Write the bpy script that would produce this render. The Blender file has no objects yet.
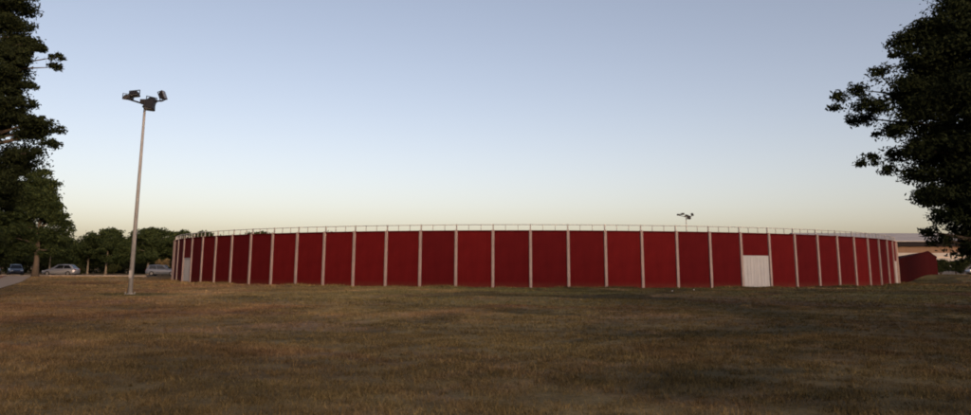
import bpy, bmesh, math, random
import numpy as np
from mathutils import Vector, Matrix

# ------------------------------------------------------------------ camera, sky, sun, exposure
sc = bpy.context.scene
COL = sc.collection
cam_d = bpy.data.cameras.new('camera')
cam = bpy.data.objects.new('camera', cam_d)
COL.objects.link(cam)
sc.camera = cam
EYE = 1.507
PITCH = 0.1665087
cam.location = (0, 0, EYE)
cam.rotation_mode = 'QUATERNION'
cam.rotation_quaternion = (Matrix.Rotation(math.pi / 2 + PITCH, 4, 'X') @ Matrix.Rotation(0.0036527, 4, 'Z')).to_quaternion()
cam_d.sensor_fit = 'HORIZONTAL'
cam_d.sensor_width = 36.0
cam_d.lens = 36.0 * 755.0 / 971.0
cam_d.shift_y = -(207.5 - 141.61) / 971.0
cam_d.clip_start = 0.1
cam_d.clip_end = 9000

SUN_T = 0.43                      # bearing of the sunset glow, to the right behind the camera
SUN_EL = math.radians(8.0)
world = bpy.data.worlds.new('World')
sc.world = world
world.use_nodes = True
wn, wl = world.node_tree.nodes, world.node_tree.links
wn.clear()
w_out = wn.new('ShaderNodeOutputWorld')
w_bg = wn.new('ShaderNodeBackground')
w_sky = wn.new('ShaderNodeTexSky')
w_sky.sky_type = 'NISHITA'
w_sky.sun_disc = False
w_sky.sun_elevation = SUN_EL
w_sky.sun_rotation = math.pi - SUN_T
w_sky.altitude = 100
w_sky.air_density = 0.57
w_sky.dust_density = 3.0
w_sky.ozone_density = 0.0
w_bg.inputs['Strength'].default_value = 0.15
w_wb = wn.new('ShaderNodeMix')            # white balance of the dusk sky
w_wb.data_type = 'RGBA'; w_wb.blend_type = 'MULTIPLY'
w_wb.inputs[0].default_value = 1.0
w_wb.inputs[7].default_value = (0.955, 0.792, 0.728, 1)
wl.new(w_sky.outputs[0], w_wb.inputs[6])
wl.new(w_wb.outputs[2], w_bg.inputs['Color'])
wl.new(w_bg.outputs[0], w_out.inputs['Surface'])

sun_d = bpy.data.lights.new('sun', 'SUN')
sun_d.energy = 0.9
sun_d.angle = math.radians(50)
sun_d.color = (1.0, 0.92, 0.86)
sun = bpy.data.objects.new('sun', sun_d)
COL.objects.link(sun)
to_sun = Vector((math.sin(SUN_T) * math.cos(SUN_EL), -math.cos(SUN_T) * math.cos(SUN_EL), math.sin(SUN_EL)))
sun.rotation_euler = to_sun.to_track_quat('Z', 'Y').to_euler()
sun.location = to_sun * 60

sc.view_settings.view_transform = 'Standard'
sc.view_settings.look = 'None'
sc.view_settings.gamma = 1.0
sc.view_settings.use_curve_mapping = False
sc.view_settings.exposure = 1.08
sc.render.engine = 'CYCLES'
sc.cycles.filter_width = 1.9
sc.cycles.max_bounces = 5
sc.cycles.diffuse_bounces = 3

# ------------------------------------------------------------------ materials
def mat(name, base=(0.5, 0.5, 0.5), rough=0.85, metal=0.0, spec=0.3):
    m = bpy.data.materials.new(name)
    m.use_nodes = True
    b = m.node_tree.nodes['Principled BSDF']
    b.inputs['Base Color'].default_value = (*base, 1)
    b.inputs['Roughness'].default_value = rough
    b.inputs['Metallic'].default_value = metal
    b.inputs['Specular IOR Level'].default_value = spec
    return m

class NT:
    """tiny node helper"""
    def __init__(s, m):
        s.t = m.node_tree; s.n = s.t.nodes; s.l = s.t.links
        s.b = s.n['Principled BSDF']
    def new(s, kind, **kw):
        n = s.n.new(kind)
        for k, v in kw.items(): setattr(n, k, v)
        return n
    def noise(s, vec, scale, detail=4, rough=0.6, dist=0.0):
        n = s.new('ShaderNodeTexNoise')
        n.inputs['Scale'].default_value = scale; n.inputs['Detail'].default_value = detail
        n.inputs['Roughness'].default_value = rough; n.inputs['Distortion'].default_value = dist
        s.l.new(vec, n.inputs['Vector']); return n.outputs['Fac']
    def ramp(s, fac, stops):
        n = s.new('ShaderNodeValToRGB')
        e = n.color_ramp.elements
        while len(e) < len(stops): e.new(0.5)
        for el, (p, c) in zip(e, stops):
            el.position = p; el.color = (*c, 1) if len(c) == 3 else c
        s.l.new(fac, n.inputs[0]); return n.outputs[0]
    def mix(s, fac, a, b, mode='MIX'):
        n = s.new('ShaderNodeMix', data_type='RGBA', blend_type=mode)
        for sock, v in ((n.inputs[0], fac), (n.inputs[6], a), (n.inputs[7], b)):
            if hasattr(v, 'node'): s.l.new(v, sock)
            elif isinstance(v, (int, float)): sock.default_value = v
            else: sock.default_value = (*v, 1)
        return n.outputs[2]
    def math(s, op, a, b=None, clamp=False):
        n = s.new('ShaderNodeMath', operation=op, use_clamp=clamp)
        for i, v in enumerate((a, b)):
            if v is None: continue
            if hasattr(v, 'node'): s.l.new(v, n.inputs[i])
            else: n.inputs[i].default_value = v
        return n.outputs[0]
    def mapping(s, vec, scale=(1, 1, 1), loc=(0, 0, 0)):
        n = s.new('ShaderNodeMapping')
        n.inputs['Scale'].default_value = scale; n.inputs['Location'].default_value = loc
        s.l.new(vec, n.inputs['Vector']); return n.outputs[0]
    def bump(s, h, strength=0.3, dist=0.02):
        n = s.new('ShaderNodeBump')
        n.inputs['Strength'].default_value = strength; n.inputs['Distance'].default_value = dist
        s.l.new(h, n.inputs['Height']); s.l.new(n.outputs[0], s.b.inputs['Normal'])
    def base(s, c): s.l.new(c, s.b.inputs['Base Color'])
    def obj(s): return s.new('ShaderNodeTexCoord').outputs['Object']
    def pos(s): return s.new('ShaderNodeNewGeometry').outputs['Position']

POLE = (-19.94, 43.25)

def grass_colour(k, pos):
    """dry summer turf: straw, rust-brown thatch, olive green, bare soil patches (world position)"""
    flat = k.mapping(pos, (1, 1, 0))
    a = k.noise(k.mapping(flat, (0.10, 0.075, 0)), 1.0, 5, 0.62, 0.6)
    col = k.ramp(a, [(0.36, (0.080, 0.050, 0.031)), (0.44, (0.132, 0.084, 0.050)), (0.50, (0.172, 0.116, 0.066)),
                     (0.56, (0.205, 0.146, 0.080)), (0.65, (0.265, 0.196, 0.108))])
    g = k.noise(k.mapping(flat, (0.09, 0.08, 0), (31, 7, 0)), 1.0, 6, 0.65, 0.9)
    gf = k.ramp(g, [(0.40, (0, 0, 0)), (0.52, (1, 1, 1))])
    # greener towards the ring, where the turf is watered
    sep = k.new('ShaderNodeSeparateXYZ'); k.l.new(pos, sep.inputs[0])
    far = k.new('ShaderNodeMapRange', interpolation_type='SMOOTHSTEP')
    far.inputs[1].default_value = 18; far.inputs[2].default_value = 52
    far.inputs[3].default_value = 0.5; far.inputs[4].default_value = 0.95
    k.l.new(sep.outputs[1], far.inputs[0])
    gx_ = k.new('ShaderNodeMapRange', interpolation_type='SMOOTHSTEP')
    gx_.inputs[1].default_value = -22; gx_.inputs[2].default_value = 2
    gx_.inputs[3].default_value = 0.45; gx_.inputs[4].default_value = 1.0
    k.l.new(sep.outputs[0], gx_.inputs[0])
    gf2 = k.math('MULTIPLY', k.math('MULTIPLY', gf, far.outputs[0], True), gx_.outputs[0])
    col = k.mix(gf2, col, (0.128, 0.124, 0.054))
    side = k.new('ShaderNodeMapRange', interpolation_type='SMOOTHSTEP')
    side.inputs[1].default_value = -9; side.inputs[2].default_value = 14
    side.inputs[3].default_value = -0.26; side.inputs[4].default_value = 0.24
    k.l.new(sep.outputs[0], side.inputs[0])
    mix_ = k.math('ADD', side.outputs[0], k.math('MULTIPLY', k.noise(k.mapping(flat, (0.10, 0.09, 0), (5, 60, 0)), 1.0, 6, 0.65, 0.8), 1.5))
    side_shade = k.ramp(mix_, [(0.40, (1.16, 1.09, 1.03)), (0.70, (0.88, 0.87, 0.85)), (0.98, (0.58, 0.55, 0.53))])  # turf brighter left, darker right: shade painted into the colour, broken by noise
    col = k.mix(1.0, col, side_shade, 'MULTIPLY')
    # dark damp patches, thinned on the left along with the painted side shade
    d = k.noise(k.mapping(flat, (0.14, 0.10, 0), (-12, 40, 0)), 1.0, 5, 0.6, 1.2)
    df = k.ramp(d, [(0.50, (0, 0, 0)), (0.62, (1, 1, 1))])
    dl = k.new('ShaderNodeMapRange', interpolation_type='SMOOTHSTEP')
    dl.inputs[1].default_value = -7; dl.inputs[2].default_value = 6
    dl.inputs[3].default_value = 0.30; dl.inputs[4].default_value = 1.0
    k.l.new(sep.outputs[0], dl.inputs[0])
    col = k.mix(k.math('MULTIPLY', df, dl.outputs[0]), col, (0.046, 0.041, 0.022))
    # bare pinkish soil
    s_ = k.noise(k.mapping(flat, (0.12, 0.11, 0), (63, -34, 0)), 1.0, 6, 0.7, 0.7)
    sf = k.ramp(s_, [(0.58, (0, 0, 0)), (0.66, (1, 1, 1))])
    col = k.mix(k.math('MULTIPLY', sf, 0.5), col, (0.22, 0.150, 0.105))
    # green ring of weeds round the mast foot
    vm = k.new('ShaderNodeVectorMath', operation='DISTANCE')
    k.l.new(flat, vm.inputs[0]); vm.inputs[1].default_value = (POLE[0] + 0.4, POLE[1], 0)
    wob = k.math('MULTIPLY', k.noise(flat, 0.6, 4), 3.0)
    dd = k.math('ADD', vm.outputs['Value'], wob)
    pf = k.new('ShaderNodeMapRange', interpolation_type='SMOOTHSTEP')
    pf.inputs[1].default_value = 5.2; pf.inputs[2].default_value = 2.6
    pf.inputs[3].default_value = 0; pf.inputs[4].default_value = 0.85
    k.l.new(dd, pf.inputs[0])
    col = k.mix(pf.outputs[0], col, (0.060, 0.060, 0.024))
    return col, flat

def grass_ground():
    m = mat('turf', rough=0.95, spec=0.1); k = NT(m)
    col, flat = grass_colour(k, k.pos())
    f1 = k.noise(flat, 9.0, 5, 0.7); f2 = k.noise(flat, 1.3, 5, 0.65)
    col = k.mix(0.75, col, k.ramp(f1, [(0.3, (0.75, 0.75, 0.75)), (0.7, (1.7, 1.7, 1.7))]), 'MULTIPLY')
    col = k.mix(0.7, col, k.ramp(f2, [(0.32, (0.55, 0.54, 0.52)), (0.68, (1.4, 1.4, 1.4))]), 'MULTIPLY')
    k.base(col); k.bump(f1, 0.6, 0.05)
    return m

def grass_blade():
    m = mat('grass_blade', rough=0.9, spec=0.1); k = NT(m)
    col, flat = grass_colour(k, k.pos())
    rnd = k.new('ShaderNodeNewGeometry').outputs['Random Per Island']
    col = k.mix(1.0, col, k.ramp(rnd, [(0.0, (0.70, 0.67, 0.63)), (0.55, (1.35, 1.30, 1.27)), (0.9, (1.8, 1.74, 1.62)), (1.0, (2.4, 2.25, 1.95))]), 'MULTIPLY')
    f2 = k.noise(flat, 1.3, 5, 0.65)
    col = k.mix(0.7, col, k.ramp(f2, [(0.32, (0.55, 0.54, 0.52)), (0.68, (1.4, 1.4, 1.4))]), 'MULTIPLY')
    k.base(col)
    return m

def red_panel():
    m = mat('red_paint', rough=0.85, spec=0.08); k = NT(m)
    o = k.obj()
    rnd = k.new('ShaderNodeObjectInfo').outputs['Random']
    blot = k.noise(o, 0.8, 5, 0.6)
    col = k.ramp(blot, [(0.3, (0.082, 0.0040, 0.0056)), (0.55, (0.095, 0.0052, 0.0068)), (0.75, (0.108, 0.0066, 0.0080))])
    per = k.ramp(rnd, [(0, (0.80, 0.85, 0.92)), (1, (1.14, 1.2, 1.08))])
    col = k.mix(1.0, col, per, 'MULTIPLY')
    streak = k.noise(k.mapping(o, (5.0, 5.0, 0.25)), 1.0, 4, 0.65)
    col = k.mix(0.22, col, k.ramp(streak, [(0.35, (0.6, 0.6, 0.62)), (0.6, (1.12, 1.15, 1.15))]), 'MULTIPLY')
    sep = k.new('ShaderNodeSeparateXYZ'); k.l.new(o, sep.inputs[0])
    low = k.new('ShaderNodeMapRange'); low.inputs[1].default_value = 0.5; low.inputs[2].default_value = 0.0
    k.l.new(sep.outputs[2], low.inputs[0])
    soil = k.math('MULTIPLY', low.outputs[0], k.noise(o, 3.0, 4), True)
    col = k.mix(k.math('MULTIPLY', soil, 0.8), col, (0.10, 0.045, 0.03))
    # courses of the painted blockwork
    br = k.new('ShaderNodeTexBrick')
    br.inputs['Scale'].default_value = 1.0; br.inputs['Mortar Size'].default_value = 0.012
    br.inputs['Brick Width'].default_value = 0.4; br.inputs['Row Height'].default_value = 0.2
    cmb = k.new('ShaderNodeCombineXYZ'); k.l.new(sep.outputs[0], cmb.inputs[0]); k.l.new(sep.outputs[2], cmb.inputs[1])
    k.l.new(cmb.outputs[0], br.inputs['Vector'])
    k.base(col)
    k.bump(k.math('SUBTRACT', k.math('MULTIPLY', blot, 0.2), br.outputs['Fac']), 0.4, 0.006)
    return m

def worn(name, c0, c1, rough=0.85, scale=2.0, metal=0.0, spec=0.3, streak=0.4, bump=0.2):
    m = mat(name, c0, rough, metal, spec); k = NT(m); o = k.obj()
    col = k.ramp(k.noise(o, scale, 5, 0.65), [(0.3, c0), (0.7, c1)])
    st = k.noise(k.mapping(o, (6, 6, 0.3)), 1.0, 4, 0.6)
    col = k.mix(streak, col, k.ramp(st, [(0.3, (0.6, 0.58, 0.55)), (0.65, (1.08, 1.08, 1.08))]), 'MULTIPLY')
    k.base(col); k.bump(k.noise(o, scale * 12, 3), bump, 0.01)
    return m

def leaf_mat(name, c0, c1):
    m = mat(name, c0, 0.9, 0, 0.04); k = NT(m)
    g = k.new('ShaderNodeNewGeometry')
    col = k.ramp(g.outputs['Random Per Island'], [(0, c0), (1, c1)])
    k.base(col)
    return m

M = dict(
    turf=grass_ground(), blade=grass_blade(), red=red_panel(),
    shed_shade_red=worn('shaded_red_shed_paint', (0.019, 0.0018, 0.0026), (0.026, 0.0026, 0.0034), 0.9, 2.0, 0.0, 0.03),  # tree shade put into the paint colour, darker than the ring's red
    redtrim=worn('red_trim_paint', (0.060, 0.0036, 0.0045), (0.075, 0.005, 0.006), 0.9, 2.0, 0.0, 0.03),
    pilaster=worn('pale_render', (0.27, 0.205, 0.198), (0.36, 0.285, 0.273), 0.9, 2.0, 0.0, 0.1),
    white=worn('white_steel_sheet', (0.36, 0.37, 0.40), (0.42, 0.43, 0.455), 0.55, 1.2, streak=0.25),
    galv=worn('galvanised_steel', (0.34, 0.335, 0.335), (0.42, 0.41, 0.41), 0.6, 4, 0.1),
    pole=worn('pale_mast_paint', (0.25, 0.25, 0.255), (0.33, 0.33, 0.335), 0.6, 3),
    lampbody=worn('dark_lamp_housing', (0.010, 0.010, 0.013), (0.018, 0.018, 0.022), 0.5, 5),
    lampglass=mat('lamp_glass', (0.12, 0.13, 0.15), 0.08, 0.0, 0.6),
    asphalt=worn('asphalt', (0.060, 0.054, 0.049), (0.085, 0.075, 0.066), 0.95, 3, streak=0.0),
    paving=worn('pale_paving', (0.28, 0.225, 0.175), (0.36, 0.29, 0.23), 0.95, 1.5, streak=0.0),
    kerb=worn('kerb_stone', (0.30, 0.25, 0.21), (0.40, 0.34, 0.29), 0.9, 2, streak=0.0),
    brickedge=worn('brick_edging', (0.20, 0.075, 0.045), (0.26, 0.10, 0.06), 0.9, 3, streak=0.0),
    bark=worn('bark', (0.075, 0.055, 0.040), (0.13, 0.10, 0.075), 0.95, 6, bump=0.8),
    midbark=worn('grey_bark', (0.085, 0.066, 0.050), (0.14, 0.11, 0.083), 0.95, 4, bump=0.6),
    palebark=worn('pale_bark', (0.20, 0.165, 0.125), (0.34, 0.29, 0.225), 0.95, 4, bump=0.5),
    leaf_dark=leaf_mat('dark_leaf', (0.009, 0.013, 0.007), (0.026, 0.034, 0.014)),
    leaf_olive=leaf_mat('olive_leaf', (0.014, 0.020, 0.008), (0.042, 0.046, 0.018)),
    leaf_pine=leaf_mat('pine_leaf', (0.016, 0.027, 0.013), (0.045, 0.060, 0.022)),
    leaf_dry=leaf_mat('dry_leaf', (0.10, 0.075, 0.035), (0.20, 0.15, 0.075)),
    hallwall=worn('tan_wall', (0.105, 0.072, 0.055), (0.125, 0.088, 0.068), 0.9, 0.4, 0.0, 0.05),
    hallwhite=worn('white_wall', (0.20, 0.20, 0.21), (0.24, 0.24, 0.25), 0.9, 0.4),
    hallroof=worn('grey_roof_sheet', (0.24, 0.24, 0.255), (0.30, 0.30, 0.315), 0.6, 0.3, streak=0.2),
    fascia=mat('dark_fascia', (0.012, 0.011, 0.013), 0.9, 0, 0.05),
    tyre=mat('tyre_rubber', (0.02, 0.02, 0.02), 0.9),
    rim=mat('wheel_alloy', (0.35, 0.35, 0.36), 0.35, 0.8),
    glass=mat('car_glass', (0.015, 0.018, 0.022), 0.06, 0.0, 0.6),
    headlight=mat('headlight_lens', (0.65, 0.66, 0.68), 0.12, 0.0, 0.6),
    taillight=mat('tail_light_lens', (0.25, 0.012, 0.010), 0.2, 0.0, 0.5),
    paper=mat('paper', (0.70, 0.66, 0.64), 0.9),
)

# ------------------------------------------------------------------ mesh helpers
def link(name, me, m=None, parent=None):
    o = bpy.data.objects.new(name, me); COL.objects.link(o)
    if m is not None and me is not None and not me.materials: me.materials.append(m)
    if parent: o.parent = parent
    return o

def empty(name, loc=(0, 0, 0), rz=0.0):
    o = bpy.data.objects.new(name, None); COL.objects.link(o)
    o.empty_display_size = 0.3
    o.location = loc; o.rotation_euler = (0, 0, rz)
    return o

def tag(o, label, cat, group=None):
    o['label'] = label; o['category'] = cat
    if group: o['group'] = group
    return o

def structure(o, kind='structure'):
    o['kind'] = kind; return o

def finish(bm, name, m, smooth=False):
    me = bpy.data.meshes.new(name)
    bmesh.ops.recalc_face_normals(bm, faces=bm.faces)
    bm.to_mesh(me); bm.free()
    if smooth:
        for p in me.polygons: p.use_smooth = True
    if m: me.materials.append(m)
    return me

def add_box(bm, c, s, rot=None, taper=1.0):
    """box centred at c, size s; rot a Matrix; taper scales the +z end"""
    vs = []
    for z in (-1, 1):
        k = taper if z > 0 else 1.0
        for x, y in ((-1, -1), (1, -1), (1, 1), (-1, 1)):
            v = Vector((x * s[0] / 2 * k, y * s[1] / 2 * k, z * s[2] / 2))
            if rot: v = rot @ v
            vs.append(bm.verts.new(v + Vector(c)))
    for f in ((3, 2, 1, 0), (4, 5, 6, 7), (0, 1, 5, 4), (1, 2, 6, 5), (2, 3, 7, 6), (3, 0, 4, 7)):
        bm.faces.new([vs[i] for i in f])

def add_tube(bm, pts, radii, n=8, caps=True):
    pts = [Vector(p) for p in pts]
    rings = []
    for i, p in enumerate(pts):
        d = (pts[min(i + 1, len(pts) - 1)] - pts[max(i - 1, 0)]).normalized()
        a = Vector((0, 0, 1)) if abs(d.z) < 0.9 else Vector((1, 0, 0))
        u = d.cross(a).normalized(); v = d.cross(u)
        rings.append([bm.verts.new(p + (u * math.cos(2 * math.pi * k / n) + v * math.sin(2 * math.pi * k / n)) * radii[i]) for k in range(n)])
    for a, b in zip(rings, rings[1:]):
        for k in range(n):
            bm.faces.new((a[k], a[(k + 1) % n], b[(k + 1) % n], b[k]))
    if caps:
        bm.faces.new(list(reversed(rings[0]))); bm.faces.new(rings[-1])

def box_mesh(name, c, s, m, bevel=0.0):
    bm = bmesh.new(); add_box(bm, c, s)
    if bevel: bmesh.ops.bevel(bm, geom=bm.edges[:], offset=bevel, segments=1, affect='EDGES')
    return finish(bm, name, m)

# ------------------------------------------------------------------ ground
def sstep(a, b, x):
    t = np.clip((np.asarray(x, float) - a) / (b - a), 0, 1); return t * t * (3 - 2 * t)

def terrain(x, y):
    x = np.asarray(x, float); y = np.asarray(y, float)
    z = 0.34 * sstep(72, 95, y) * sstep(-39, -44, x)
    s = (x - 48.5) * 0.6 + (y - 88.5) * 0.8
    z = z + 0.86 * sstep(0, 19, s) * sstep(44, 53, x)
    near = sstep(60, 44, y)
    z = z + near * (0.030 * np.sin(x * 0.55 + 1.3 * np.sin(y * 0.21)) * np.sin(y * 0.47 + 0.8) + 0.018 * np.sin(x * 1.4 + y * 0.7) * np.sin(y * 1.15 - x * 0.3))
    return z

def axis(lo, hi, step, far):
    a = list(np.arange(lo, hi + 1e-6, step)); d = step
    out_hi, out_lo = [], []
    x = hi
    while x < far: d *= 1.5; x += d; out_hi.append(x)
    d = step; x = lo
    while x > -far: d *= 1.5; x -= d; out_lo.append(x)
    return np.array(out_lo[::-1] + a + out_hi)

def grid_mesh(name, xs, ys, zf, m):
    X, Y = np.meshgrid(xs, ys); Z = zf(X, Y)
    v = np.stack([X.ravel(), Y.ravel(), Z.ravel()], 1)
    nx, ny = len(xs), len(ys)
    i = np.arange(nx - 1)[None, :] + np.arange(ny - 1)[:, None] * nx
    i = i.ravel()
    f = np.stack([i, i + 1, i + 1 + nx, i + nx], 1)
    me = bpy.data.meshes.new(name); me.from_pydata(v.tolist(), [], f.tolist())
    me.materials.append(m)
    for p in me.polygons: p.use_smooth = True
    return me

gx, gy = axis(-110, 110, 1.0, 3000), axis(-12, 190, 1.0, 3000)
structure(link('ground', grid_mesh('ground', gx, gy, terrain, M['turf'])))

# access road behind the lawn on the left, with a kerb
rx = np.arange(-140, -42.9, 1.0); ry = np.arange(97.5, 111.6, 1.0)
structure(link('road', grid_mesh('road', rx, ry, lambda a, b: terrain(a, b) + 0.012, M['asphalt'])))
kerb_root = structure(empty('kerb', (0, 0, 0)))
kme = box_mesh('kerb_stone', (0, 0, 0.03), (0.985, 0.22, 0.22), M['kerb'], 0.02)
for i, x in enumerate(np.arange(-92.5, -43, 1.0)):
    o = link('kerb_stone', kme, None, kerb_root); o.location = (x, 97.35, float(terrain(x, 97.35)))

# pale footpath running back to the road, with a brick edging on its far side
p0, p1 = Vector((-22.0, 31.6)), Vector((-57.2, 97.0))
pd = (p1 - p0).normalized(); pn = Vector((-pd.y, pd.x))
def strip(name, off0, off1, m, lift, n=60):
    v, f = [], []
    for i in range(n + 1):
        c = p0.lerp(p1, i / n)
        for o_ in (off0, off1):
            q = c + pn * o_; v.append((q.x, q.y, float(terrain(q.x, q.y)) + lift))
    for i in range(n): f.append((2 * i, 2 * i + 2, 2 * i + 3, 2 * i + 1))
    me = bpy.data.meshes.new(name); me.from_pydata(v, [], f); me.materials.append(m)
    return structure(link(name, me))
strip('footpath', 0.0, 2.6, M['paving'], 0.03)
strip('brick_edging', 2.6, 3.1, M['brickedge'], 0.045)

# ------------------------------------------------------------------ the ring
S = 4.6
RC = Vector((5.833, 108.17, 0)); RR = 46.244
N = 95; DT = 2 * math.pi / N; T0 = -0.0462971
HW = 4.6
I0, I1 = -9, 36                      # bays built piece by piece: everything one can see from the lawn
ring = tag(empty('bullring', RC), 'round red bullring with pale pilasters and railing along its rim', 'bullring')
def ring_t(i): return T0 + DT * (i - 13)
def ring_xf(t, r): return Vector((math.sin(t) * r, -math.cos(t) * r, 0)), t
BAY = 2 * RR * math.sin(DT / 2)
PW = 0.22
pw_in = BAY - PW + 0.02
RB = RR * math.cos(DT / 2)            # chord distance
panel_me = box_mesh('panel', (0, 0.10, HW / 2 - 0.05), (pw_in, 0.20, HW + 0.10 - 0.13), M['red'])
cope_me = box_mesh('coping', (0, 0.08, HW - 0.057), (pw_in - 0.002, 0.30, 0.115), M['redtrim'], 0.015)
pil_me = box_mesh('pilaster', (0, 0.04, HW / 2 - 0.04), (PW, 0.32, HW + 0.14), M['pilaster'], 0.02)
def short_panel(z0):
    return box_mesh('panel', (0, 0.10, (z0 + HW - 0.115) / 2), (pw_in, 0.20, HW - 0.115 - z0), M['red'])
DOORS = {19: 2.68, -1: 2.50, 28: 2.45}
upper = {k: short_panel(z) for k, z in DOORS.items()}
for i in range(I0, I1):
    tm = ring_t(i) + DT / 2
    p, rz = ring_xf(tm, RB)
    o = link('panel', upper.get(i, panel_me), None, ring); o.location = p; o.rotation_euler.z = rz
    o = link('coping', cope_me, None, ring); o.location = p; o.rotation_euler.z = rz
    p, rz = ring_xf(ring_t(i), RR)
    o = link('pilaster', pil_me, None, ring); o.location = p; o.rotation_euler.z = rz
# rest of the ring, out of sight on the far side
bm = bmesh.new()
for i in range(I1, I0 + N):
    p, rz = ring_xf(ring_t(i) + DT / 2, RB)
    R3 = Matrix.Rotation(rz, 3, 'Z')
    add_box(bm, p + R3 @ Vector((0, 0.1, HW / 2)), (BAY, 0.2, HW), R3)
link('rear_wall', finish(bm, 'rear_wall', M['red']), None, ring)
# doors
def leaf_mesh(w, h, ribs):
    bm = bmesh.new(); add_box(bm, (0, 0, h / 2 + 0.03), (w, 0.05, h - 0.03))
    for q in range(ribs):
        x = -w / 2 + w * (q + 0.5) / ribs
        add_box(bm, (x, -0.03, h / 2 + 0.03), (0.05, 0.03, h - 0.12))
    for z in (0.12, h - 0.06):
        add_box(bm, (0, -0.036, z), (w - 0.02, 0.03, 0.07))
    return finish(bm, 'leaf', M['white'])
for i, hgt in DOORS.items():
    p, rz = ring_xf(ring_t(i) + DT / 2, RB)
    d = link('gate' if i == 19 else 'door', box_mesh('door_frame', (0, 0.06, hgt - 0.04), (pw_in - 0.02, 0.13, 0.08), M['white']), None, ring)
    d.location = p; d.rotation_euler.z = rz
    d['label'] = {19: 'wide white double gate filling one bay', -1: 'white door in the shaded side of the ring', 28: 'white door at the ring beside the red shed'}[i]
    lw = (pw_in - 0.02) / 2
    lm = leaf_mesh(lw - 0.012, hgt - 0.09, 4)
    for sgn in (-1, 1):
        l = link('leaf', lm, None, d); l.location = (sgn * lw / 2, 0.04, 0)
# railing: rail sections, posts
rail = empty('railing'); rail.parent = ring
RRail = RR - 0.12
RH = 0.46
def rail_bar(z, r):
    bm = bmesh.new(); add_tube(bm, [(-BAY / 2, 0, z), (BAY / 2, 0, z)], [r, r], 6)
    return finish(bm, 'top_rail', M['galv'])
rail_me = rail_bar(HW + RH, 0.032)
post_me = box_mesh('railing_post', (0, 0, HW + RH / 2), (0.045, 0.045, RH + 0.02), M['galv'])
bigpost_me = box_mesh('railing_post', (0, 0, HW + RH / 2 + 0.02), (0.10, 0.08, RH + 0.06), M['galv'])
for i in range(I0, I1):
    p, rz = ring_xf(ring_t(i) + DT / 2, RB - 0.12)
    o = link('top_rail', rail_me, None, rail); o.location = p; o.rotation_euler.z = rz
    for q in range(3):
        t = ring_t(i) + DT * q / 3
        p, rz = ring_xf(t, RRail if q == 0 else RB - 0.12)
        o = link('railing_post', bigpost_me if q == 0 else post_me, None, rail); o.location = p; o.rotation_euler.z = rz

# ------------------------------------------------------------------ red shed beside the ring
def prism(bm, poly, z0, tops):
    """vertical-sided solid over a ground polygon with a height for each corner"""
    a = [bm.verts.new((x, y, z0)) for x, y in poly]; b = [bm.verts.new((x, y, z)) for (x, y), z in zip(poly, tops)]
    n = len(poly)
    bm.faces.new(a[::-1]); bm.faces.new(b)
    for i in range(n): bm.faces.new((a[i], a[(i + 1) % n], b[(i + 1) % n], b[i]))
shed = tag(empty('red_shed', (47.9, 87.2, 0)), 'shaded red shed with sloping top adjoining the bullring', 'shed')
def shed_pt(p): return (p[0] - 47.9, p[1] - 87.2)
A, B, C_, D_ = (46.7, 87.0), (60.4, 104.0), (64.0, 108.2), (52.5, 110.0)
bm = bmesh.new()
prism(bm, [shed_pt(q) for q in (A, B, C_, D_)], -0.3, [2.62, 4.02, 3.3, 2.3])
link('wall', finish(bm, 'shed_wall', M['shed_shade_red']), None, shed)
# sheet panels on the front
da = Vector((B[0] - A[0], B[1] - A[1])); L = da.length; ang = math.atan2(da.y, da.x)
npan = 7
for q in range(npan):
    w = L / npan
    x0, x1 = q * w + 0.015, (q + 1) * w - 0.015
    bm = bmesh.new()
    v = [(x0, 0), (x1, 0), (x1, 0), (x0, 0)]
    zt = [2.62 + 1.40 * x / L - 0.10 for x in (x0, x1)]
    pts = [(x0, -0.3), (x1, -0.3), (x1, zt[1]), (x0, zt[0])]
    fr = [bm.verts.new((x, -0.05, z)) for x, z in pts]; bk = [bm.verts.new((x, 0.0, z)) for x, z in pts]
    bm.faces.new(fr); bm.faces.new(bk[::-1])
    for j in range(4): bm.faces.new((fr[j], bk[j], bk[(j + 1) % 4], fr[(j + 1) % 4]))
    o = link('panel', finish(bm, 'shed_panel', M['shed_shade_red']), None, shed)
    o.location = (*shed_pt(A), 0); o.rotation_euler.z = ang
bm = bmesh.new()
add_tube(bm, [(*shed_pt(A), 2.60), (*shed_pt(B), 4.03), (*shed_pt(C_), 3.31)], [0.07] * 3, 6)
link('verge_trim', finish(bm, 'verge_trim', M['shed_shade_red']), None, shed)

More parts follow.
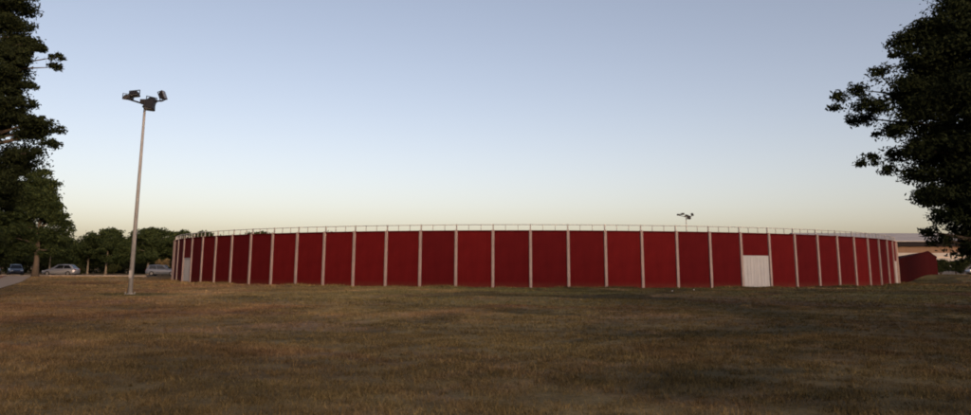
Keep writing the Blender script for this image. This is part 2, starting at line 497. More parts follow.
# ------------------------------------------------------------------ long hall behind
hall = tag(empty('sports_hall', (100, 180, 0.8)), 'long tan and white hall under a shallow grey metal roof', 'building')
def hp(name, c, s, m, bevel=0): return link(name, box_mesh(name, c, s, m, bevel), None, hall)
HX0, HX1 = -22, 60
cx, wx = (HX0 + HX1) / 2, HX1 - HX0
hp('lower_wall', (cx, 12, 2.1), (wx, 24, 5.2), M['hallwhite'])
hp('upper_wall', (cx, 12, 5.45), (wx - 0.1, 23.9, 1.5), M['hallwall'])
hp('fascia', (cx, 12, 6.75), (wx + 1.2, 25.4, 1.1), M['fascia'])
bm = bmesh.new()
for q in range(int(wx / 2)):                       # roof sheets as one part each side
    pass
rx0, rx1 = HX0 - 0.8, HX1 + 0.8
nsh = 28
for q in range(nsh):
    bm2 = bmesh.new()
    a, b = rx0 + (rx1 - rx0) * q / nsh + 0.03, rx0 + (rx1 - rx0) * (q + 1) / nsh - 0.03
    pr = [(-1.0, 7.32), (12, 9.75), (25, 7.32)]
    top = [[bm2.verts.new((x, y, z + 0.12)) for y, z in pr] for x in (a, b)]
    bot = [[bm2.verts.new((x, y, z)) for y, z in pr] for x in (a, b)]
    for j in range(2):
        bm2.faces.new((top[0][j], top[1][j], top[1][j + 1], top[0][j + 1]))
        bm2.faces.new((bot[0][j], bot[0][j + 1], bot[1][j + 1], bot[1][j]))
        for e in (0, 1): bm2.faces.new((top[e][j], top[e][j + 1], bot[e][j + 1], bot[e][j]))
    for y in (0, 2): bm2.faces.new((top[0][y], top[1][y], bot[1][y], bot[0][y]))
    link('roof_sheet', finish(bm2, 'roof_sheet', M['hallroof']), None, hall)
bm.free()
bm = bmesh.new(); 
for x_ in (HX0 - 0.05, HX1 + 0.05):
    vs = [bm.verts.new((x_ + e, y, z)) for e in (-0.06, 0.06) for y, z in ((-0.6, 7.30), (24.6, 7.30), (12, 9.6))]
    bm.faces.new(vs[:3]); bm.faces.new(vs[3:])
    for j in range(3): bm.faces.new((vs[j], vs[(j + 1) % 3], vs[3 + (j + 1) % 3], vs[3 + j]))
link('gable', finish(bm, 'gable', M['hallwall']), None, hall)
wme = box_mesh('window', (0, -0.02, 0), (1.8, 0.1, 0.7), M['glass'])
for x_ in np.arange(HX0 + 3, HX1 - 2, 3.2):
    o = link('window', wme, None, hall); o.location = (x_, 0.02, 3.3)

# ------------------------------------------------------------------ floodlight masts
def lamp_mesh(m, w, d, h):
    bm = bmesh.new(); add_box(bm, (0, 0, 0), (w, d, h), taper=0.62)
    bmesh.ops.bevel(bm, geom=bm.edges[:], offset=0.03, segments=1, affect='EDGES')
    for q in range(4): add_box(bm, ((q - 1.5) * w * 0.14, 0, h * 0.52), (0.02, d * 0.5, h * 0.16))
    return finish(bm, 'housing', m)
lamp_me = lamp_mesh(M['lampbody'], 0.58, 0.46, 0.27)
lamp_big = lamp_mesh(M['lampbody'], 0.62, 0.5, 0.60)
lens_me = box_mesh('lens', (0, 0, -0.012), (0.50, 0.40, 0.02), M['lampglass'])
def mast(loc, label, height, rz=0.0, group=None):
    r = tag(empty('floodlight_mast', loc, rz), label, 'floodlight', group)
    bm = bmesh.new()
    add_tube(bm, [(0, 0, 0), (0, 0, height * 0.5), (0, 0, height)], [0.132, 0.098, 0.064], 12)
    link('pole', finish(bm, 'pole', M['pole'], True), None, r)
    bm = bmesh.new(); add_box(bm, (0, 0, 0.01), (0.44, 0.44, 0.04))
    for x in (-0.18, 0.18):
        for y in (-0.18, 0.18): add_tube(bm, [(x, y, 0.04), (x, y, 0.12)], [0.025, 0.025], 6)
    link('base_plate', finish(bm, 'base_plate', M['galv']), None, r)
    bm = bmesh.new(); add_box(bm, (0, -0.155, 1.1), (0.14, 0.04, 0.42))
    link('hatch', finish(bm, 'hatch', M['galv']), None, r)
    z = height
    bm = bmesh.new()
    add_tube(bm, [(-1.15, 0, z + 0.26), (-0.30, 0, z + 0.0), (0.5, 0, z + 0.08), (1.05, 0, z + 0.14)], [0.05] * 4, 8)
    add_box(bm, (-0.02, 0, z + 0.06), (0.46, 0.30, 0.26))
    link('crossarm', finish(bm, 'crossarm', M['lampbody']), None, r)
    heads = [(lamp_me, (-1.10, 0.15, z + 0.36), (0.2, 0.1, 0.2)), (lamp_me, (-0.58, -0.2, z + 0.50), (-0.2, -0.1, 0.0)),
             (lamp_me, (0.22, 0.30, z + 0.22), (0.5, 0.2, 0.1)), (lamp_big, (0.40, -0.25, z - 0.16), (-0.25, 0.12, 0.0)),
             (lamp_me, (1.0, -0.05, z + 0.42), (-0.1, -1.95, 0.1))]
    for me, p, e in heads:
        f = link('floodlight', me, None, r); f.location = p; f.rotation_euler = e
        l = link('lens', lens_me, None, f); l.location = (0, 0, -0.135 if me is lamp_me else -0.30)
        bm = bmesh.new()
        for s_ in (-1, 1): add_box(bm, (s_ * 0.30, 0, 0.06), (0.03, 0.06, 0.26))
        add_box(bm, (0, 0, 0.20), (0.63, 0.06, 0.03))
        link('bracket', finish(bm, 'bracket', M['lampbody']), None, f)
    return r
mast((POLE[0], POLE[1], float(terrain(*POLE))), 'tall pale floodlight mast standing on the lawn', 11.0)
mast((40.05, 151.0, 0.0), 'far floodlight mast whose head shows above the bullring railing', 11.5, 0.0).scale = (1.25, 1.25, 1.03)

# ------------------------------------------------------------------ trees
def leaves_mesh(name, clumps, n, size, m, seed, sub=9, flat=0.62):
    """thousands of leaf blades spread through ellipsoid clumps; clumps = (x,y,z,r)"""
    rs = np.random.RandomState(seed)
    cl = np.array(clumps, float)
    vol = cl[:, 3] ** 2.0; cnt = np.maximum(12, (n * vol / vol.sum()).astype(int))
    P = []
    for (x, y, z, r), c in zip(cl, cnt):
        k = max(3, int(sub * min(2.0, 0.6 + r)))
        sc_ = rs.normal(size=(k, 3)); sc_ /= np.linalg.norm(sc_, axis=1)[:, None] + 1e-9
        sc_ *= (rs.uniform(0.15, 1.0, (k, 1)) ** 0.6) * r
        sc_[:, 2] *= flat
        w = rs.uniform(0.4, 1.0, k); idx = rs.choice(k, c, p=w / w.sum())
        sr = rs.uniform(0.20, 0.50, k) * r
        q = np.clip(rs.normal(size=(c, 3)), -1.7, 1.7) * sr[idx][:, None]; q[:, 2] *= 0.55
        P.append(sc_[idx] + q + np.array([x, y, z]))
    P = np.concatenate(P); c = len(P)
    u = rs.normal(size=(c, 3)); u /= np.linalg.norm(u, axis=1)[:, None]
    t = rs.normal(size=(c, 3)); v = np.cross(u, t); v /= np.linalg.norm(v, axis=1)[:, None] + 1e-9
    s = size * rs.uniform(0.6, 1.4, (c, 1))
    a = P - u * s; b = P + v * s * 0.42; d = P + u * s; e = P - v * s * 0.42
    V = np.stack([a, b, d, e], 1).reshape(-1, 3).astype(np.float32)
    me = bpy.data.meshes.new(name)
    me.vertices.add(len(V)); me.vertices.foreach_set('co', V.ravel())
    me.loops.add(4 * c); me.loops.foreach_set('vertex_index', np.arange(4 * c, dtype=np.int32))
    me.polygons.add(c); me.polygons.foreach_set('loop_start', np.arange(0, 4 * c, 4, dtype=np.int32))
    me.update(); me.validate(); me.materials.append(m)
    return me

def trunk_mesh(height, r, clumps, seed, m, fork=0.35, nlimb=14, lean=(0, 0)):
    rnd = random.Random(seed); bm = bmesh.new()
    ax = []
    for i in range(8):
        k = i / 7
        ax.append(Vector((lean[0] * k + 0.12 * height * 0.1 * math.sin(k * 5 + seed) * k, lean[1] * k + 0.1 * height * 0.1 * math.cos(k * 4 + seed) * k, height * k - 0.25 * (i == 0))))
    add_tube(bm, ax, [r * (1.35 if i == 0 else 1 - 0.85 * i / 7) for i in range(8)], 10)
    cl = list(clumps); rnd.shuffle(cl)
    for c in cl[:nlimb]:
        e = Vector(c[:3])
        zk = min(0.93, max(fork, (e.z - 0.25 * (e.x ** 2 + e.y ** 2) ** 0.5) / height))
        j = zk * 7; a = ax[int(j)].lerp(ax[min(7, int(j) + 1)], j - int(j))
        mid = a.lerp(e, 0.5) + Vector((rnd.uniform(-1, 1), rnd.uniform(-1, 1), rnd.uniform(0, 1))) * (e - a).length * 0.09
        r0 = r * (1 - 0.85 * zk) * 0.62
        add_tube(bm, [a, a.lerp(mid, 0.5), mid, mid.lerp(e, 0.6), e], [r0, r0 * 0.75, r0 * 0.5, r0 * 0.3, r0 * 0.12], 6)
    return finish(bm, 'trunk', m, True)

def tree(name, loc, label, cat, clumps, height, r, n, size, leafm, barkm, seed, group=None, **kw):
    t = tag(empty(name, loc), label, cat, group)
    fl = kw.pop('flat', 0.62)
    link('trunk', trunk_mesh(height, r, clumps, seed, barkm, **kw), None, t)
    link('crown', leaves_mesh('crown', clumps, n, size, leafm, seed, flat=fl), None, t)
    return t

def ground_at(x, y): return (x, y, float(terrain(x, y)))

# big near tree on the right: the boughs that reach over the lawn, then the rest of the crown
rnd = random.Random(4)
RT = [(-1.4, 10.7, 0.55), (-2.2, 10.1, 0.48), (-3.0, 9.6, 0.45), (-2.7, 8.8, 0.55), (-3.4, 9.0, 0.34), (-4.0, 8.3, 0.34), (-4.6, 7.9, 0.31), (-5.3, 7.6, 0.28),
      (-5.5, 7.2, 0.21), (-4.8, 7.2, 0.34), (-4.1, 7.1, 0.48), (-3.3, 7.8, 0.62), (-3.2, 6.6, 0.48), (-3.7, 6.2, 0.31), (-3.1, 5.6, 0.48), (-4.1, 5.4, 0.28),
      (-4.7, 5.2, 0.21), (-3.6, 5.0, 0.31), (-2.9, 4.8, 0.48), (-2.6, 4.0, 0.48), (-2.4, 3.3, 0.41), (-2.3, 2.5, 0.34), (-2.5, 2.8, 0.28)]
cl = [(x, rnd.uniform(-0.6, 0.6), z, r * 1.12) for x, z, r in RT]
cl += [(x + 0.35 * rnd.random(), rnd.uniform(-1.6, 1.6), z - 0.05, r) for x, z, r in RT if r > 0.4]
def edge_r(z):          # how far the crown reaches at each height
    return np.interp(z, [2.2, 3.3, 5.0, 7.2, 9.0, 10.7, 12.5, 13.6], [0.8, 1.1, 1.7, 2.6, 2.1, 1.2, 0.8, 0.3])
for q in range(44):
    z = rnd.uniform(3.6, 10.2); cl.append((-(edge_r(z) + 0.25) * rnd.uniform(0.5, 1.0), rnd.uniform(-1.0, 1.0), z, rnd.uniform(0.5, 0.75)))
for q in range(120):
    z = rnd.uniform(1.9, 13.2); a = rnd.uniform(0, 2 * math.pi); rr = edge_r(z) * math.sqrt(rnd.uniform(0.05, 1.0))
    x, y = rr * math.cos(a), rr * math.sin(a) * 1.05
    cl.append((x, y, z, rnd.uniform(0.55, 0.95)))
tree('oak_tree', ground_at(17.96, 26), 'dark leafy tree spreading boughs over the lawn beside the red shed', 'tree', cl, 11.5, 0.30, 270000, 0.068, M['leaf_dark'], M['bark'], 3, nlimb=70, fork=0.18)

# tall layered tree on the left edge
rnd = random.Random(9)
LT = [(0.8, 14.6, 0.67), (1.6, 14.7, 0.29), (0.6, 13.5, 0.48), (1.5, 12.5, 0.48), (2.4, 12.0, 0.38), (3.1, 11.7, 0.29), (2.8, 11.3, 0.29), (1.4, 11.6, 0.67),
      (1.9, 10.3, 0.38), (1.1, 10.4, 0.57), (2.1, 9.3, 0.43), (2.9, 8.4, 0.43), (3.4, 8.1, 0.29), (3.2, 7.4, 0.38), (2.2, 8.0, 0.67), (2.8, 6.9, 0.29),
      (1.8, 6.8, 0.57), (1.2, 8.7, 0.76), (1.2, 6.3, 0.67)]
cl = [(x, rnd.uniform(-0.5, 0.5), z, r) for x, z, r in LT]
cl += [(x - 0.3, rnd.uniform(-1.4, 1.4), z, r) for x, z, r in LT if r > 0.4]
for q in range(70):
    z = rnd.uniform(5.2, 16.8); a = rnd.uniform(0, 2 * math.pi)
    rr = np.interp(z, [5, 7, 9, 12, 15, 17], [1.6, 1.9, 1.7, 1.5, 1.1, 0.3]) * math.sqrt(rnd.uniform(0.05, 1)) 
    cl.append((rr * math.cos(a) - 0.2, rr * math.sin(a), z, rnd.uniform(0.5, 0.8)))
for q in range(26):
    z = rnd.uniform(2.6, 6.2); cl.append((rnd.uniform(-2.2, 1.3), rnd.uniform(-1.6, 1.6), z, rnd.uniform(0.5, 0.8)))
for q in range(16):
    a = rnd.uniform(1.8, 4.5); z = rnd.uniform(6, 13); cl.append((3.0 * math.cos(a), 3.0 * math.sin(a), z, rnd.uniform(0.4, 0.7)))
tree('cedar_tree', ground_at(-24.27, 36), 'tall dark tree with layered boughs rising well above all other trees', 'tree', cl, 16.0, 0.32, 200000, 0.078, M['leaf_dark'], M['bark'], 5, nlimb=60, fork=0.3, flat=0.55)

# tree by the footpath
rnd = random.Random(12)
BT = [(-1.9, 12.6, 1.25), (-0.4, 12.6, 1.0), (0.5, 11.4, 1.0), (0.9, 9.5, 1.12), (2.2, 8.6, 0.75), (-0.2, 8.3, 1.74), (2.8, 7.4, 0.75), (2.1, 6.6, 1.25), (0.7, 5.2, 1.5),
      (-2.9, 10.1, 2.2), (-3.2, 6.4, 2.2), (-1.1, 4.6, 1.25), (-4.1, 4.0, 1.5), (3.3, 5.6, 0.9), (3.6, 4.4, 0.8), (1.6, 3.9, 1.0), (-0.6, 3.4, 1.0), (0.6, 3.0, 0.7), (-1.6, 2.9, 0.8), (0.2, 2.7, 0.6), (2.4, 3.2, 0.7), (-2.6, 2.8, 0.9)]
cl = [(x, rnd.uniform(-0.8, 0.8), z, r) for x, z, r in BT]
for q in range(34):
    z = rnd.uniform(3.2, 12.0); a = rnd.uniform(0, 6.28); rr = np.interp(z, [3, 6, 10, 13], [2.2, 2.4, 1.6, 0.4])
    cl.append((rr * math.cos(a) - 1.2, rr * math.sin(a) * 1.3, z, rnd.uniform(0.8, 1.3)))
tree('plane_tree', ground_at(-55.15, 94), 'broad leafy tree with a stout pale trunk beside the footpath', 'tree', cl, 10.5, 0.36, 52000, 0.18, M['leaf_pine'], M['midbark'], 8, nlimb=16, fork=0.3)
cl = []
for q in range(46):
    z = rnd.uniform(2.6, 13.5); a = rnd.uniform(0, 6.28); rr = np.interp(z, [3, 6, 10, 14], [3.2, 3.6, 2.6, 0.6]) * math.sqrt(rnd.random())
    cl.append((rr * math.cos(a), rr * math.sin(a), z, rnd.uniform(0.8, 1.4)))
tree('plane_tree', ground_at(-62.0, 95.2), 'dense leafy tree shading the dark parked cars', 'tree', cl, 11, 0.34, 42000, 0.19, M['leaf_dark'], M['bark'], 81, nlimb=16, fork=0.3)

for q, (x, y, h_) in enumerate(((-41, 42, 16), (-45, 50, 18), (-48.5, 57.5, 19), (-52.5, 64.5, 20), (-57.5, 72, 18), (-63, 80, 17), (-54, 52, 20), (-62, 64, 20))):  # unseen trees added left of the view to shade the ring's left bays
    cl = []
    for k_ in range(60):
        z = rnd.uniform(2.2, h_); a = rnd.uniform(0, 6.28); rr = np.interp(z, [2.5, 6, 13, 20], [3.0, 3.8, 3.4, 0.8]) * math.sqrt(rnd.random())
        cl.append((rr * math.cos(a), rr * math.sin(a), z, rnd.uniform(0.8, 1.4)))
    tree('plane_tree', ground_at(x, y), 'unseen leafy tree added beyond the footpath for shade', 'tree', cl, 13.5, 0.34, 20000, 0.24, M['leaf_olive'], M['midbark'], 90 + q, 'unseen shade trees beyond the footpath', nlimb=14, fork=0.28)
# row of round-headed trees across the road: (x, y, height, crown radius)
rnd = random.Random(21)
def round_crown(h, rad, lo, n=26):
    out = []
    for q in range(n):
        a = rnd.uniform(0, 6.28); k = math.sqrt(rnd.random()); z01 = rnd.random()
        env = math.sqrt(max(0.05, 1 - (abs(z01 - 0.38) / 0.66) ** 2))
        out.append((rad * env * k * math.cos(a), rad * env * k * math.sin(a), lo + (h - lo) * z01 * 0.92, rnd.uniform(0.6, 1.0)))
    return out
variants = []
for q in range(4):
    c = round_crown(7.2, 3.2, 2.3, 40)
    variants.append((trunk_mesh(5.2, 0.19, c, 30 + q, M['palebark'], nlimb=9), leaves_mesh('crown', c, 17000, 0.17, M['leaf_pine'], 60 + q)))
row = [(-66.8, 117.5, 0.92, 'round-headed tree in the row behind the dark parked cars'), (-62.0, 119.5, 1.0, None), (-58.4, 118, 1.07, None), (-54.9, 119, 0.96, None), (-52.0, 118, 1.08, None),
       (-48.3, 119.5, 1.03, None), (-44.6, 121, 1.06, None), (-40.9, 122, 0.98, None), (-37.2, 126, 1.09, None), (-33.0, 128, 1.1, None), (-29.2, 133, 0.98, None)]
for q, (x, y, s, lab) in enumerate(row):
    behind = x > -46
    t = tag(empty('round_headed_tree', ground_at(x, y), rnd.uniform(0, 6)),
            'round green crown showing over the shaded side of the bullring' if behind else 'round-headed tree with slim pale trunk in the row across the road', 'tree',
            'round crowns behind the bullring' if behind else 'trees in the row across the road')
    s *= 0.9; t.scale = (s * rnd.uniform(0.92, 1.12), s * rnd.uniform(0.92, 1.12), s * rnd.uniform(0.93, 1.06))
    tm, cm = variants[q % 4]
    link('trunk', tm, None, t); link('crown', cm, None, t)
# undergrowth and a darker second row that closes the view between the trunks
und = []
for q in range(230):
    x = rnd.uniform(-110, -26); y = rnd.uniform(130, 150); und.append((x, y, rnd.uniform(0.6, 5.6), rnd.uniform(1.4, 2.2)))
structure(tag(link('woodland', leaves_mesh('woodland', und, 110000, 0.24, M['leaf_dark'], 77, flat=0.9)), 'dark woodland behind the row of trees', 'woodland'), 'stuff')
und = []
for q in range(120):
    x = rnd.uniform(55, 150); y = rnd.uniform(205, 225); und.append((x, y, rnd.uniform(0.8, 5.0), rnd.uniform(1.5, 2.4)))
structure(tag(link('woodland', leaves_mesh('woodland', und, 26000, 0.34, M['leaf_dark'], 78, flat=0.9)), 'dark woodland behind the long hall', 'woodland'), 'stuff')

und = []
for q in range(760):                                  # unseen tree belt added behind the viewer to dim the low sunset glow
    t_ = rnd.uniform(math.radians(-105), math.radians(105)); d_ = rnd.uniform(55, 75)
    top_ = np.interp(math.degrees(t_), [-105, -15, 5, 18, 38, 58, 105], [34, 33, 26, 18, 15, 20, 22])  # belt height varies by bearing to shape the light on the ring
    und.append((d_ * math.sin(t_), -d_ * math.cos(t_), rnd.uniform(0.8, top_), rnd.uniform(2.4, 3.6)))
structure(tag(link('woodland', leaves_mesh('woodland', und, 200000, 0.55, M['leaf_dark'], 79, flat=0.9)), 'unseen belt of tall dark trees added behind the viewer for shade', 'woodland'), 'stuff')
for q, (x, y, h_) in enumerate(((51.5, 61, 13.5), (62, 74, 14))):  # unseen trees added right of the view to shade ring and shed
    cl = []
    for k_ in range(60):
        z = rnd.uniform(2.4, h_); a = rnd.uniform(0, 6.28); rr = np.interp(z, [2.5, 6, 10, 14], [3.4, 4.4, 3.2, 0.8]) * math.sqrt(rnd.random())
        cl.append((rr * math.cos(a), rr * math.sin(a), z, rnd.uniform(0.9, 1.4)))
    tree('oak_tree', ground_at(x, y), 'unseen dark tree added right of the lawn for shade', 'tree', cl, 10.5, 0.32, 24000, 0.2, M['leaf_dark'], M['bark'], 190 + q, 'unseen shade trees right of the lawn', nlimb=14, fork=0.28)

def bush(name, loc, label, cat, rad, h, m, seed, n=3500, size=0.12, group=None):
    r_ = random.Random(seed); c = []
    for q in range(14):
        a = r_.uniform(0, 6.28); k = math.sqrt(r_.random()) * rad * 0.75
        c.append((k * math.cos(a), k * math.sin(a), r_.uniform(0.25, 0.85) * h, rad * 0.38))
    t = tag(empty(name, loc), label, cat, group)
    bm = bmesh.new()
    for q in range(6):
        e = Vector(c[q][:3]); add_tube(bm, [(0, 0, -0.1), e * 0.5 + Vector((0, 0, 0.1)), e], [0.05, 0.035, 0.012], 5)
    link('stem', finish(bm, 'stem', M['bark']), None, t)
    link('foliage', leaves_mesh('foliage', c, n, size, m, seed, flat=0.85), None, t)
    return t
bush('shrub', ground_at(-47.6, 113.2), 'dry straw-coloured shrub beside the pale blue parked car', 'shrub', 0.95, 2.6, M['leaf_dry'], 5)
bush('shrub', ground_at(-55.4, 114.5), 'low olive shrub among the trunks across the road', 'shrub', 1.0, 1.5, M['leaf_olive'], 6, group='low shrubs across the road')
bush('shrub', ground_at(-60.6, 113.6), 'low olive shrub among the trunks across the road', 'shrub', 1.1, 1.7, M['leaf_olive'], 7, group='low shrubs across the road')
for q, x in enumerate(np.arange(67.4, 86, 2.1)):
    bush('hedge_shrub', ground_at(x, 116.5 + 0.3 * (q % 2)), 'dense dark shrub in the hedge right of the red shed', 'shrub', 1.45, 2.5, M['leaf_dark'], 40 + q, 4200, 0.12, 'hedge shrubs beside the shed')
# low pale wall glimpsed over the hedge
pw = tag(empty('boundary_wall', (64, 122, 0.8)), 'low white wall behind the dark hedge', 'wall')
link('wall_face', box_mesh('wall_face', (13, 0, 1.2), (30, 0.2, 3.0), M['hallwhite']), None, pw)
link('wall_cap', box_mesh('wall_cap', (13, 0, 2.76), (30.1, 0.3, 0.10), M['kerb']), None, pw)

# ------------------------------------------------------------------ cars
def car(loc, rz, paint, label, estate=False):
    r = tag(empty('parked_car', loc, rz), label, 'car')
    L, W = 4.3, 1.74
    # lower body: stations along x (nose at +x): x, half width, z bottom, z top
    st = [(-2.15, 0.70, 0.42, 0.80), (-2.08, 0.80, 0.28, 0.93), (-1.7, 0.86, 0.22, 0.97), (-0.8, 0.87, 0.20, 0.95), (0.5, 0.87, 0.20, 0.93), (1.0, 0.86, 0.20, 0.91), (1.6, 0.83, 0.22, 0.80), (2.02, 0.74, 0.28, 0.66), (2.15, 0.62, 0.40, 0.54)]
    bm = bmesh.new(); rings = []
    for x, w, zb, zt in st:
        h_ = zt - zb
        prof = [(-w * 0.9, zb), (-w, zb + h_ * 0.22), (-w, zb + h_ * 0.62), (-w * 0.90, zt - 0.03), (-w * 0.6, zt + 0.01), (w * 0.6, zt + 0.01), (w * 0.90, zt - 0.03), (w, zb + h_ * 0.62), (w, zb + h_ * 0.22), (w * 0.9, zb)]
        rings.append([bm.verts.new((x, y, z)) for y, z in prof])
    for a, b in zip(rings, rings[1:]):
        for k in range(10): bm.faces.new((a[k], b[k], b[(k + 1) % 10], a[(k + 1) % 10]))
    bm.faces.new(rings[0]); bm.faces.new(rings[-1][::-1])
    # cabin: base loop and roof loop
    xb = (-2.02, 1.02); xr = (-1.78 if estate else -1.35, 0.18)
    base = [(xb[0], -0.74), (xb[1], -0.76), (xb[1], 0.76), (xb[0], 0.74)]; roof = [(xr[0], -0.58), (xr[1], -0.60), (xr[1], 0.60), (xr[0], 0.58)]
    zb, zr = 0.92, 1.45
    bv = [bm.verts.new((x, y, zb - 0.06)) for x, y in base]; rv = [bm.verts.new((x, y, zr)) for x, y in roof]
    for k in range(4): bm.faces.new((bv[k], bv[(k + 1) % 4], rv[(k + 1) % 4], rv[k]))
    cen = bm.verts.new(((xr[0] + xr[1]) / 2, 0, zr + 0.05))
    for k in range(4): bm.faces.new((rv[k], rv[(k + 1) % 4], cen))
    link('body', finish(bm, 'car_body', paint, True), None, r)
    bpy.context.view_layer.update()
    def pane(name, k, u0, u1, v0=0.14, v1=0.88):
        def P(u, v):
            b0, b1 = Vector((*base[k], zb - 0.06)), Vector((*base[(k + 1) % 4], zb - 0.06)); r0, r1 = Vector((*roof[k], zr)), Vector((*roof[(k + 1) % 4], zr))
            return b0.lerp(b1, u).lerp(r0.lerp(r1, u), v)
        q = [P(u0, v0), P(u1, v0), P(u1, v1), P(u0, v1)]
        nrm = (q[1] - q[0]).cross(q[3] - q[0]).normalized()
        if nrm.dot(q[0] - Vector((-0.4, 0, 1.1))) < 0: nrm = -nrm
        bm = bmesh.new()
        a = [bm.verts.new(p + nrm * 0.012) for p in q]; b = [bm.verts.new(p - nrm * 0.02) for p in q]
        bm.faces.new(a); bm.faces.new(b[::-1])
        for j in range(4): bm.faces.new((a[j], a[(j + 1) % 4], b[(j + 1) % 4], b[j]))
        link(name, finish(bm, name, M['glass']), None, r)
    pane('windscreen', 1, 0.06, 0.94); pane('rear_window', 3, 0.08, 0.92)
    for k, us in ((0, ((0.10, 0.44), (0.48, 0.86))), (2, ((0.14, 0.52), (0.56, 0.90)))):
        for u in us: pane('side_window', k, *u)
    for x in (-1.30, 1.32):
        for s in (-1, 1):
            bm = bmesh.new(); add_tube(bm, [(0, -0.1, 0), (0, 0.1, 0)], [0.31, 0.31], 18)
            wl_ = link('wheel', finish(bm, 'tyre', M['tyre']), None, r); wl_.location = (x, s * 0.79, 0.31)
            bm = bmesh.new(); add_tube(bm, [(0, s * 0.09, 0), (0, s * 0.108, 0)], [0.20, 0.18], 14)
            link('rim', finish(bm, 'rim', M['rim']), None, wl_)
    for s in (-1, 1):
        o = link('headlight', box_mesh('headlight', (0, 0, 0), (0.22, 0.30, 0.13), M['headlight'], 0.03), None, r); o.location = (1.98, s * 0.55, 0.62)
        o = link('tail_light', box_mesh('tail_light', (0, 0, 0), (0.10, 0.22, 0.24), M['taillight'], 0.02), None, r); o.location = (-2.09, s * 0.64, 0.78)
        o = link('wing_mirror', box_mesh('wing_mirror', (0, 0, 0), (0.12, 0.18, 0.12), paint, 0.03), None, r); o.location = (0.72, s * 0.90, 0.98)
    return r
def paint(name, c, metal=0.4):
    m = mat(name, c, 0.35, metal, 0.4); m.node_tree.nodes['Principled BSDF'].inputs['Coat Weight'].default_value = 0.5; return m
silver, dark, maroon, paleblue, grey = paint('silver_paint', (0.36, 0.37, 0.41)), paint('dark_blue_paint', (0.035, 0.045, 0.075)), paint('maroon_paint', (0.06, 0.015, 0.02)), paint('pale_blue_paint', (0.20, 0.22, 0.26)), paint('light_grey_paint', (0.50, 0.51, 0.53))
def on_road(x, y): return (x, y, float(terrain(x, y)) + 0.012)
car(on_road(-55.9, 101.0), math.pi + 0.06, silver, 'silver car parked on the road beside the stout pale trunk')
car(on_road(-63.6, 103.8), -0.95, dark, 'dark blue car parked nose out under the trees', True)
car(on_road(-67.0, 104.4), -1.0, maroon, 'dark maroon car parked next to the dark blue car')
car(on_road(-43.9, 104.6), 0.10, paleblue, 'pale blue car half hidden behind the bullring', True)
cx_, cy_ = 72.9, 112.2
car((cx_, cy_, float(terrain(cx_, cy_))), math.pi - 0.1, grey, 'light grey car parked in front of the dark hedge')

# ------------------------------------------------------------------ litter
rnd = random.Random(2)
for q, (x, y, lab) in enumerate(((12.79, 52.5, 'pale scrap of paper on the grass before the ring'), (15.0, 55.2, 'pale scrap of paper on the grass before the ring'))):
    bm = bmesh.new(); bmesh.ops.create_icosphere(bm, subdivisions=2, radius=0.055)
    for v in bm.verts: v.co = Vector((v.co.x * rnd.uniform(0.6, 1.3), v.co.y * rnd.uniform(0.6, 1.3), v.co.z * rnd.uniform(0.3, 0.9) + 0.05))
    o = tag(link('paper_scrap', finish(bm, 'paper_scrap', M['paper'])), lab, 'litter', 'paper scraps on the lawn'); o.location = ground_at(x, y)

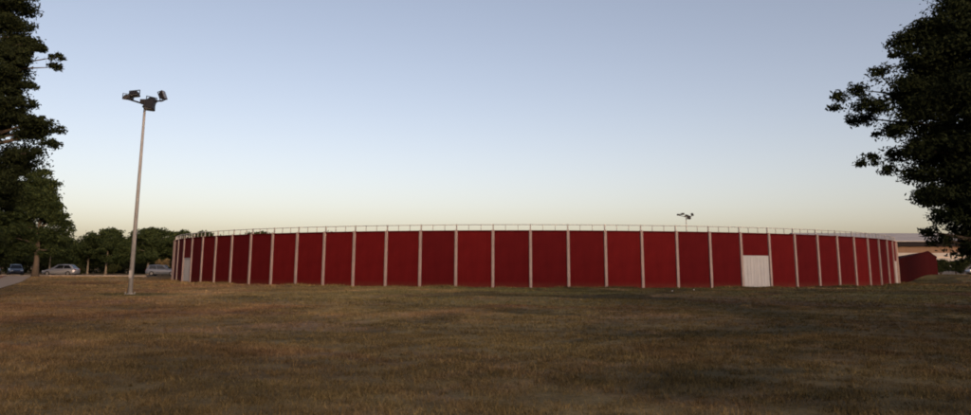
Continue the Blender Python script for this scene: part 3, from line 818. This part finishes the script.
# ------------------------------------------------------------------ grass blades of the lawn
def lawn(seed=11):
    rs = np.random.RandomState(seed); out = []
    for d0, d1, dens, ln, wd in ((5.5, 11, 2600, 0.050, 0.0055), (11, 18, 1500, 0.055, 0.008), (18, 32, 560, 0.06, 0.013), (32, 60, 130, 0.075, 0.026), (60, 104, 36, 0.10, 0.06)):
        area = 0.78 * (d1 ** 2 - d0 ** 2); n = int(area * dens)
        y = np.sqrt(rs.uniform(d0 ** 2, d1 ** 2, n)); x = rs.uniform(-0.78, 0.78, n) * y
        # tufty density
        tuft = np.sin(x * 2.1 + np.sin(y * 1.7) * 2) * np.sin(y * 2.3 + np.sin(x * 1.3) * 2) + 0.6 * np.sin(x * 6.3 + y) * np.sin(y * 5.1 - x)
        keep = rs.uniform(-1.6, 1.1, n) < tuft
        off = (x - p0.x) * pn.x + (y - p0.y) * pn.y
        keep &= ~((off > -0.1) & (off < 3.2))
        keep &= (x - RC.x) ** 2 + (y - RC.y) ** 2 > (RR + 0.3) ** 2
        keep &= (y < 97) | (x > 60)
        x, y, tuft = x[keep], y[keep], tuft[keep]; n = len(x)
        z = terrain(x, y)
        a = rs.uniform(0, 2 * np.pi, n); l = ln * rs.uniform(0.4, 1.3, n) * (1 + 0.25 * tuft); tilt = rs.uniform(0.3, 1.25, n) if d1 < 20 else rs.uniform(0.75, 1.4, n); az = rs.uniform(0, 2 * np.pi, n)
        w = wd * rs.uniform(0.6, 1.3, n)
        tip = np.stack([x + l * np.sin(tilt) * np.cos(az), y + l * np.sin(tilt) * np.sin(az), z + l * np.cos(tilt)], 1)
        b0 = np.stack([x + w * np.cos(a), y + w * np.sin(a), z - 0.004], 1); b1 = np.stack([x - w * np.cos(a), y - w * np.sin(a), z - 0.004], 1)
        out.append(np.stack([b0, b1, tip], 1).reshape(-1, 3))
    nt = 3200                                             # scattered coarser tufts
    ty = np.sqrt(rs.uniform(6.5 ** 2, 40 ** 2, nt)); tx = rs.uniform(-0.75, 0.75, nt) * ty
    ts = rs.uniform(0.5, 1.2, nt); nb = 26
    x = np.repeat(tx, nb) + rs.normal(size=nt * nb) * 0.035 * np.repeat(ts, nb); y = np.repeat(ty, nb) + rs.normal(size=nt * nb) * 0.035 * np.repeat(ts, nb)
    z = terrain(x, y); l = rs.uniform(0.05, 0.12, nt * nb) * np.repeat(ts, nb); a = rs.uniform(0, 6.28, nt * nb); tl = rs.uniform(0.1, 1.0, nt * nb); w = 0.006
    tip = np.stack([x + l * np.sin(tl) * np.cos(a), y + l * np.sin(tl) * np.sin(a), z + l * np.cos(tl)], 1)
    b0 = np.stack([x + w * np.sin(a), y - w * np.cos(a), z - 0.005], 1); b1 = np.stack([x - w * np.sin(a), y + w * np.cos(a), z - 0.005], 1)
    out.append(np.stack([b0, b1, tip], 1).reshape(-1, 3))
    n = 26000                                             # longer tufts left standing along the foot of the wall
    t = rs.uniform(-1.35, 1.35, n); patch = np.sin(t * 23) + np.sin(t * 61 + 1) * 0.8 + rs.normal(size=n) * 0.5
    ok = patch > 0.35; t, patch = t[ok], patch[ok]; n = len(t)
    rad = RR + 0.16 + np.abs(rs.normal(size=n)) * 0.28
    x = RC.x + rad * np.sin(t); y = RC.y - rad * np.cos(t); z = terrain(x, y)
    l = rs.uniform(0.05, 0.13, n) * (1 + 0.5 * np.clip(patch, 0, 2)); a = rs.uniform(0, 6.28, n); tl = rs.uniform(0, 0.6, n); w = 0.02
    tip = np.stack([x + l * np.sin(tl) * np.cos(a), y + l * np.sin(tl) * np.sin(a), z + l * np.cos(tl)], 1)
    b0 = np.stack([x + w * np.sin(a), y - w * np.cos(a), z - 0.01], 1); b1 = np.stack([x - w * np.sin(a), y + w * np.cos(a), z - 0.01], 1)
    out.append(np.stack([b0, b1, tip], 1).reshape(-1, 3))
    V = np.concatenate(out).astype(np.float32); c = len(V) // 3
    me = bpy.data.meshes.new('grass')
    me.vertices.add(len(V)); me.vertices.foreach_set('co', V.ravel())
    me.loops.add(3 * c); me.loops.foreach_set('vertex_index', np.arange(3 * c, dtype=np.int32))
    me.polygons.add(c); me.polygons.foreach_set('loop_start', np.arange(0, 3 * c, 3, dtype=np.int32))
    me.update(); me.materials.append(M['blade'])
    return me
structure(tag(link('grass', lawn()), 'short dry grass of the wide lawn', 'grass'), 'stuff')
